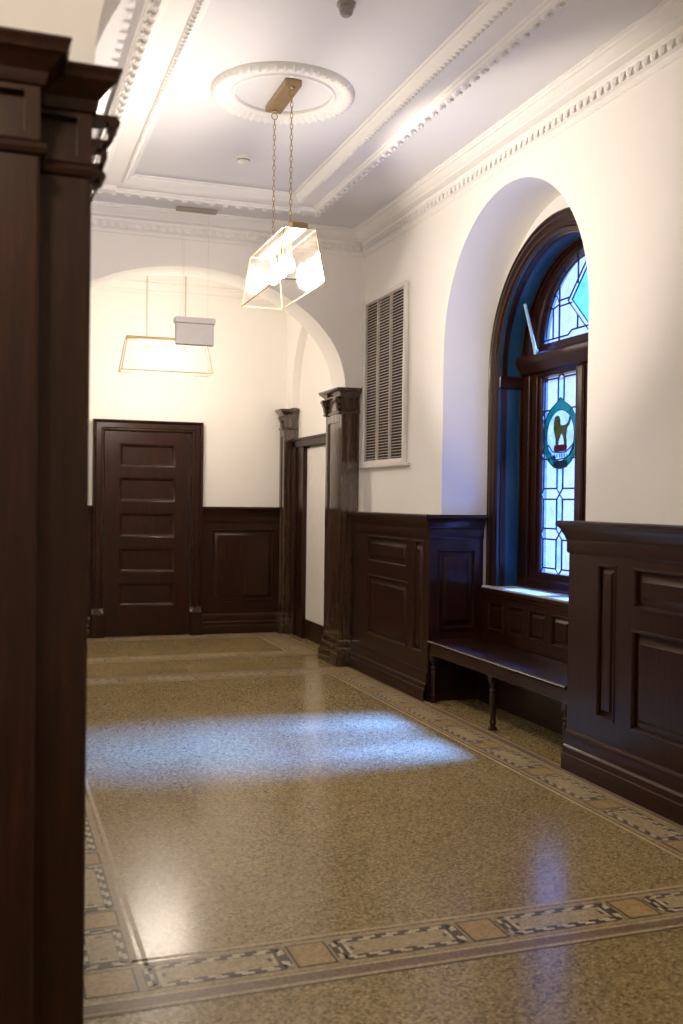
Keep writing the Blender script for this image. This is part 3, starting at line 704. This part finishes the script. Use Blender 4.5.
# ------------------------------------------------------------------ vent grille
VY0, VY1, VZ0, VZ1 = 7.335, 8.19, 1.79, 3.14
t = thing('vent_grille', 'tall white louvred wall vent high on the right wall beside the pilaster', 'vent', (XW, 7.76, VZ0))
mb = MB(); mb.box(XW - .012, XW - .002, VY0 - .02, VY1 + .02, VZ0 - .02, VZ1 + .02); mb.build('backing', 'darkvoid', t)
mb = MB()
mb.box(XW - .04, XW - .001, VY0 - .032, VY0, VZ0 - .04, VZ1 + .04, .006); mb.box(XW - .04, XW - .001, VY1, VY1 + .045, VZ0 - .04, VZ1 + .04, .006)
mb.box(XW - .04, XW - .001, VY0, VY1, VZ1, VZ1 + .04, .006); mb.box(XW - .04, XW - .001, VY0, VY1, VZ0 - .04, VZ0, .006)
mb.box(XW - .055, XW - .001, VY0 - .10, VY1 + .06, VZ0 - .065, VZ0 - .04, .006); mb.build('frame', 'white', t)
mb = MB()
for k in range(56):
    z = VZ0 + (VZ1 - VZ0) * (k + .5) / 56
    mb.obox((XW - .034, VY0, z - .001), (0, VY1 - VY0, 0), (.012, 0, .0010), (0, 0, .0042))
mb.build('louvers', 'slat', t)
mb = MB()
for k in (1, 2):
    y = VY0 + (VY1 - VY0) * k / 3; mb.box(XW - .036, XW - .012, y - .0045, y + .0045, VZ0, VZ1)
mb.build('divider', 'slat', t)

# ------------------------------------------------------------------ cornice, ceiling panel, rose
CP = [(.185, 0), (.185, -.012), (.175, -.016), (.172, -.028), (.160, -.032), (.150, -.044), (.130, -.058), (.115, -.066), (.110, -.074), (.096, -.078), (.085, -.082), (.060, -.082), (.060, -.098), (.052, -.104), (.047, -.112), (.040, -.150), (.020, -.158), (.012, -.168), (.010, -.185), (.0, -.19)]
t = thing('trim_7', 'white plaster cornice with a leaf band round the ceiling of the hall', 'cornice', (AX, 5.4, ZC), 'structure')
path = [(XW, YN2), (XW, YA), (XL, YA), (XL, YN2)]
mb = MB(); mb.sweep(path, CP, lambda a, b, h: (a, b, ZC + h), closed=True); mb.build('moulding', 'mould', t, smooth=True, angle=28)
mb = MB()
def leaf(mb, p, along, out, s, h):
    """one curled acanthus/dart leaf hanging on a band"""
    p, along, out = Vector(p), Vector(along), Vector(out); dn = Vector((0, 0, -1)); rows = []
    for k, (w, o, d) in enumerate(((.30, 0, 0), (.5, .5, .15), (.5, .9, .45), (.42, 1.0, .75), (.22, .7, 1.0), (.05, .3, 1.06))):
        rows.append([p + along * (x * w * s) + out * ((o - abs(x) * .6) * h * .28) + dn * (d * h) for x in (-1, -.5, 0, .5, 1)])
    mb.grid(rows)
y = YN2 + .05
while y < YA - .08:
    leaf(mb, (XW - .050, y, ZC - .104), (0, 1, 0), (-1, 0, 0), .052, .05); y += .066
x = XL + .08
while x < XW - .08:
    leaf(mb, (x, YA - .050, ZC - .104), (1, 0, 0), (0, -1, 0), .052, .05); x += .066
mb.build('leaf_band', 'mould', t, smooth=True, angle=60)
t = thing('trim_8', 'white plaster cornice along the ceiling edge of the far bay', 'cornice', (AX, 9.6, ZC), 'structure')
mb = MB(); mb.sweep([(3.05, YA2), (3.05, YB), (XL, YB), (XL, YA2)], CP, lambda a, b, h: (a, b, ZC + h), closed=True); mb.build('moulding', 'mould', t, smooth=True, angle=28)
# moulded rectangular frame on the ceiling
PX0, PX1, PY0, PY1 = .66, 2.43, 3.3, 7.62
t = thing('trim_9', 'white plaster frame with acanthus edge set round the middle of the ceiling', 'ceiling moulding', (AX, 5.46, ZC), 'structure')
FP = [(0, 0), (.004, -.022), (.012, -.026), (.016, -.058), (.024, -.066), (.050, -.082), (.066, -.078), (.072, -.066), (.082, -.062), (.088, -.052), (.205, -.046), (.212, -.056), (.226, -.060), (.240, -.052), (.256, -.034), (.266, -.026), (.272, -.012), (.285, -.010), (.288, 0)]
mb = MB(); mb.sweep([(PX0, PY0), (PX1, PY0), (PX1, PY1), (PX0, PY1)], FP, lambda a, b, h: (a, b, ZC + h), closed=True)
mb.build('moulding', 'mould', t, smooth=True, angle=28)
mb = MB()
def acanthus(mb, p, along, out):
    p, along, out = Vector(p), Vector(along), Vector(out); dn = Vector((0, 0, -1)); rows = []
    for k in range(7):
        q = k / 6; w = .030 * (1 - .5 * q) * (1 + .25 * math.sin(q * 9)); lift = .018 * math.sin(q * PI) + .010 * q
        rows.append([p + along * (x * w + .018 * q) - out * (.055 * (1 - q)) + out * .012 + dn * (lift + .012 - abs(x) * .011) for x in (-1, -.6, -.2, .2, .6, 1)])
    mb.grid(rows)
    mb.lathe([(.001, -.012), (.010, -.008), (.013, 0), (.010, .008), (.001, .012)], tuple(p + out * .012 + dn * .012), 8)
y = PY0 + .06
while y < PY1 - .03:
    acanthus(mb, (PX1 - .022, y, ZC - .062), (0, 1, 0), (1, 0, 0)); acanthus(mb, (PX0 + .022, y, ZC - .062), (0, 1, 0), (-1, 0, 0)); y += .105
x = PX0 + .06
while x < PX1 - .03:
    acanthus(mb, (x, PY1 - .022, ZC - .062), (1, 0, 0), (0, 1, 0)); x += .105
mb.build('acanthus_edge', 'mould', t, smooth=True, angle=60)
mb = MB()
IX0, IX1, IY0, IY1 = PX0 + .225, PX1 - .225, PY0 + .225, PY1 - .225
y = IY0 + .03
while y < IY1 - .02:
    for x in (IX0, IX1): mb.lathe([(.001, .010), (.012, .006), (.014, -.004), (.008, -.013), (.001, -.016)], (x, y, ZC - .056), 8)
    y += .045
mb.build('bead_row', 'mould', t, smooth=True, angle=60)
mb = MB()     # crossetted corner blocks
for x, y in ((PX0 + .03, PY1 - .14), (PX1 - .19, PY1 - .14)):
    mb.box(x, x + .16, y, y + .11, ZC - .085, ZC - .03, .01)
mb.build('corner_block', 'mould', t)
# rose
t = thing('trim_10', 'round white plaster ceiling rose with leaf rim above the nearer lantern', 'ceiling rose', (AX, 5.56, ZC), 'structure')
mb = MB(); RP = [(.275, .001), (.275, -.018), (.283, -.028), (.296, -.028), (.304, -.016), (.325, -.014), (.350, -.020), (.372, -.034), (.392, -.032), (.402, -.020), (.408, -.008), (.410, .001)]
mb.lathe(RP, (AX, 5.56, ZC), 72); mb.f = mb.f[:-2]; mb.mi = mb.mi[:-2]; mb.build('ring', 'mould', t, smooth=True, angle=35)
mb = MB()
for k in range(52):
    a = 2 * PI * k / 52; rd = Vector((math.cos(a), math.sin(a), 0)); ta = Vector((-math.sin(a), math.cos(a), 0)); p = Vector((AX, 5.56, ZC)); rows = []
    for r, w, h in ((.318, .004, .014), (.335, .015, .024), (.36, .020, .040), (.385, .018, .046), (.402, .009, .036), (.41, .003, .02)):
        rows.append([p + rd * r + ta * (x * w) + Vector((0, 0, -h + abs(x) * .012)) for x in (-1, -.5, 0, .5, 1)])
    mb.grid(rows)
mb.build('leaf_rim', 'mould', t, smooth=True, angle=60)

# ------------------------------------------------------------------ lanterns
def chain_mesh(mb, p0, p1, pitch=.03, r=.0019, lw=.0075):
    p0, p1 = Vector(p0), Vector(p1); n = max(2, round((p0 - p1).length / pitch))
    for i in range(n):
        c = p0.lerp(p1, (i + .5) / n); L = (p0 - p1).length / n * .62
        ax = Vector((1, 0, 0)) if i % 2 else Vector((0, 1, 0)); pts = []
        for k in range(12):
            a = 2 * PI * k / 12; pts.append(c + ax * (lw * math.cos(a)) + Vector((0, 0, 1)) * (L * math.sin(a)))
        mb.tube(pts, r, 6, True)
BT = {}
def lantern(name, label, cx, cy, along, zb=2.62, zt=2.91, watts=38):
    """trapezoid glass lantern on two chains; along = 'x' or 'y'"""
    t = thing(name, label, 'lantern', (cx, cy, zb), None, 'glass lanterns hung along the hall')
    def F(l, w, z): return (cx + w, cy + l, z) if along == 'y' else (cx + l, cy - w, z)
    lt, lb, wt, wb = .37, .42, .09, .1275
    def B(mb, l0, l1, w0, w1, z0, z1, bev=0):
        p, q = F(l0, w0, z0), F(l1, w1, z1)
        mb.box(min(p[0], q[0]), max(p[0], q[0]), min(p[1], q[1]), max(p[1], q[1]), z0, z1, bev)
    mb = MB(); B(mb, -.215, .215, -.048, .048, ZC - .038, ZC - .001, .004)
    for s in (-1, 1): mb.lathe([(.02, ZC - .038), (.02, ZC - .044), (.012, ZC - .05), (.002, ZC - .052)], F(s * .18, 0, 0), 12)
    mb.build('ceiling_plate', 'brass', t, smooth=True, angle=30)
    for s in (-1, 1):
        mb = MB(); c = Vector(F(s * .18, 0, ZC - .068)); mb.tube([c + Vector((.018 * math.cos(a), 0, .018 * math.sin(a))) for a in (2 * PI * k / 14 for k in range(14))], .0028, 6, True)
        chain_mesh(mb, F(s * .18, 0, ZC - .086), F(s * .18, 0, zt + .055))
        c = Vector(F(s * .18, 0, zt + .045)); mb.tube([c + Vector((.012 * math.cos(a), 0, .012 * math.sin(a))) for a in (2 * PI * k / 12 for k in range(12))], .0026, 6, True)
        mb.build('chain', 'brass', t, smooth=True)
    mb = MB(); B(mb, -lt, lt, -.045, .045, zt, zt + .034, .004); mb.build('top_bar', 'brass', t)
    # brass frame
    mb = MB()
    ct = [F(a * lt, b * wt, zt) for a, b in ((-1, -1), (1, -1), (1, 1), (-1, 1))]; cb = [F(a * lb, b * wb, zb) for a, b in ((-1, -1), (1, -1), (1, 1), (-1, 1))]
    for i in range(4):
        j = (i + 1) % 4
        mb.tube([ct[i], ct[j]], .0036, 6); mb.tube([cb[i], cb[j]], .0036, 6); mb.tube([ct[i], cb[i]], .0036, 6)
    mb.build('frame', 'brass', t)
    for i in range(4):
        j = (i + 1) % 4; mb = MB(); mb.face([ct[i], ct[j], cb[j], cb[i]]); mb.build('glass_pane', 'glass', t)
    for k, s in enumerate((-1, 0, 1)):
        c = F(s * .165, 0, 0)
        mb = MB(); mb.lathe([(.004, zt), (.004, zt - .035), (.015, zt - .038), (.017, zt - .06), (.017, zt - .085), (.012, zt - .092)], c, 16); so = mb.build('socket', 'brass', t, smooth=True, angle=40)
        mb = MB(); z = zt - .09; mb.lathe([(.010, z), (.013, z - .012), (.024, z - .035), (.032, z - .058), (.034, z - .075), (.029, z - .092), (.016, z - .105), (.002, z - .109)], c, 20); bo = mb.build('bulb', 'bulb', t, smooth=True, angle=80)
        pl = bpy.data.lights.new('bulb_light', 'POINT'); pl.energy = watts; pl.color = (1, .88, .75); pl.shadow_soft_size = .085
        lo = bpy.data.objects.new('bulb_light', pl); C.objects.link(lo); lo.parent = t; lo.location = Vector(F(s * .165, 0, zt - .16)) - Vector(t.location)
        bo.parent = so; bo.matrix_parent_inverse = Matrix.Identity(4)
    return t
lantern('hanging_lantern', 'nearer lit glass lantern hung lengthwise under the plaster ceiling rose', 1.558, 5.57, 'y')
lantern('hanging_lantern.001', 'farther lit glass lantern hung crosswise in the far bay before the door', 1.535, 9.45, 'x', watts=18)
lantern('added_lantern', 'unseen lit glass lantern added in the near bay to light the pier', -.35, .55, 'y', watts=20)  # added out of view to light the near pier

# ------------------------------------------------------------------ hanging sign box, detectors
t = thing('hanging_sign', 'blank pale grey sign box on thin wires in front of the farther lantern', 'sign', (1.53, 8.02, 2.68))
mb = MB(); mb.box(1.376, 1.682, 7.99, 8.05, 2.677, 2.845, .004); mb.build('sign_panel', 'signwhite', t)
mb = MB(); mb.box(1.366, 1.692, 7.975, 8.065, 2.845, 2.893, .006); mb.build('housing', 'signwhite', t)
mb = MB(); mb.box(1.374, 1.70, 7.995, 8.045, ZC - .03, ZC - .001, .004); mb.build('ceiling_bar', 'barmetal', t)
for pts in ([(1.635, 8.02, ZC - .03), (1.635, 8.02, 2.89)], [(1.42, 8.02, ZC - .03), (1.43, 8.02, 3.3), (1.44, 8.02, 3.15), (1.405, 8.02, 2.89)], [(1.445, 8.02, 3.5), (1.437, 8.02, 3.15), (1.437, 8.02, 2.89)]):
    mb = MB(); mb.tube(pts, .0013, 6); mb.build('wire', 'slat', t)
def detector(name, label, x, y, prof, mat, ring):
    t = thing(name, label, 'detector', (x, y, ZC))
    mb = MB(); mb.lathe([(r, ZC - .0015 - h) for r, h in prof], (x, y, 0), 28); mb.build('housing', mat, t, smooth=True, angle=35)
    mb = MB(); mb.lathe([(r, ZC - h) for r, h in ring], (x, y, 0), 28); mb.build('sensor_ring', 'grey', t, smooth=True, angle=35)
detector('smoke_detector', 'small white smoke detector on the ceiling between the rose and the far arch', 1.60, 6.70, [(.055, 0), (.055, .012), (.045, .018), (.042, .034), (.022, .044), (.002, .045)], 'white', [(.0455, .020), (.0465, .022), (.0465, .028), (.044, .030)])
detector('smoke_detector.001', 'small darker grey detector on the ceiling at the top edge', 1.548, 4.46, [(.045, 0), (.045, .012), (.034, .02), (.030, .05), (.018, .06), (.002, .061)], 'grey', [(.034, .022), (.036, .024), (.036, .032), (.033, .034)])

# ------------------------------------------------------------------ light
sun = bpy.data.lights.new('daylight', 'SUN'); sun.energy = 128; sun.color = (.10, .28, 1.0); sun.angle = math.radians(13)
so = bpy.data.objects.new('daylight', sun); C.objects.link(so)
so.rotation_euler = Vector((-1, .02, -1.04)).to_track_quat('-Z', 'Y').to_euler()
so.location = (8, NY, 6)
W = bpy.data.worlds.new('sky'); SC.world = W; W.use_nodes = True
nt = W.node_tree; bg = nt.nodes['Background']
tc = N(nt, 'ShaderNodeTexCoord'); sx = N(nt, 'ShaderNodeSeparateXYZ'); nt.links.new(tc.outputs['Generated'], sx.inputs[0])
sky = ramp(nt, [(.30, (.63, .69, 1.0)), (.42, (.22, .50, 1.0)), (.8, (.06, .33, 1.0))]); nt.links.new(sx.outputs['Z'], sky.inputs['Fac'])
pw = N(nt, 'ShaderNodeMapRange'); pw.inputs['From Min'].default_value = .30; pw.inputs['From Max'].default_value = .55
pw.inputs['To Min'].default_value = 1.42; pw.inputs['To Max'].default_value = 3.5; nt.links.new(sx.outputs['Z'], pw.inputs['Value'])
nt.links.new(sky.outputs['Color'], bg.inputs[0]); nt.links.new(pw.outputs[0], bg.inputs[1])

# ------------------------------------------------------------------ camera
H = 1.45; f = 1005.0
yaw, pit, rol = math.radians(19.22742881), math.radians(-.68569), math.radians(.70892)
r = Vector((math.cos(yaw), -math.sin(yaw), 0)); fw = Vector((math.sin(yaw), math.cos(yaw), 0)); up = Vector((0, 0, 1))
f2 = fw * math.cos(pit) + up * math.sin(pit); u2 = up * math.cos(pit) - fw * math.sin(pit)
r3 = r * math.cos(rol) + u2 * math.sin(rol); u3 = u2 * math.cos(rol) - r * math.sin(rol)
cam = bpy.data.cameras.new('camera'); co = bpy.data.objects.new('camera', cam); C.objects.link(co)
co.matrix_world = Matrix(((r3.x, u3.x, -f2.x, 0), (r3.y, u3.y, -f2.y, 0), (r3.z, u3.z, -f2.z, H), (0, 0, 0, 1)))
cam.sensor_fit = 'VERTICAL'; cam.sensor_height = 36; cam.lens = 36 * f / 1024; cam.clip_start = .05
cam.dof.use_dof = True; cam.dof.focus_distance = 6.2; cam.dof.aperture_fstop = 3.2
SC.camera = co
SC.view_settings.view_transform = 'Standard'; SC.view_settings.look = 'None'; SC.view_settings.gamma = 1
SC.view_settings.use_curve_mapping = False; SC.view_settings.exposure = 0
try:
    SC.cycles.use_denoising = True; SC.cycles.max_bounces = 10; SC.cycles.diffuse_bounces = 6; SC.cycles.transparent_max_bounces = 24
    SC.cycles.sample_clamp_indirect = 6
except Exception: pass
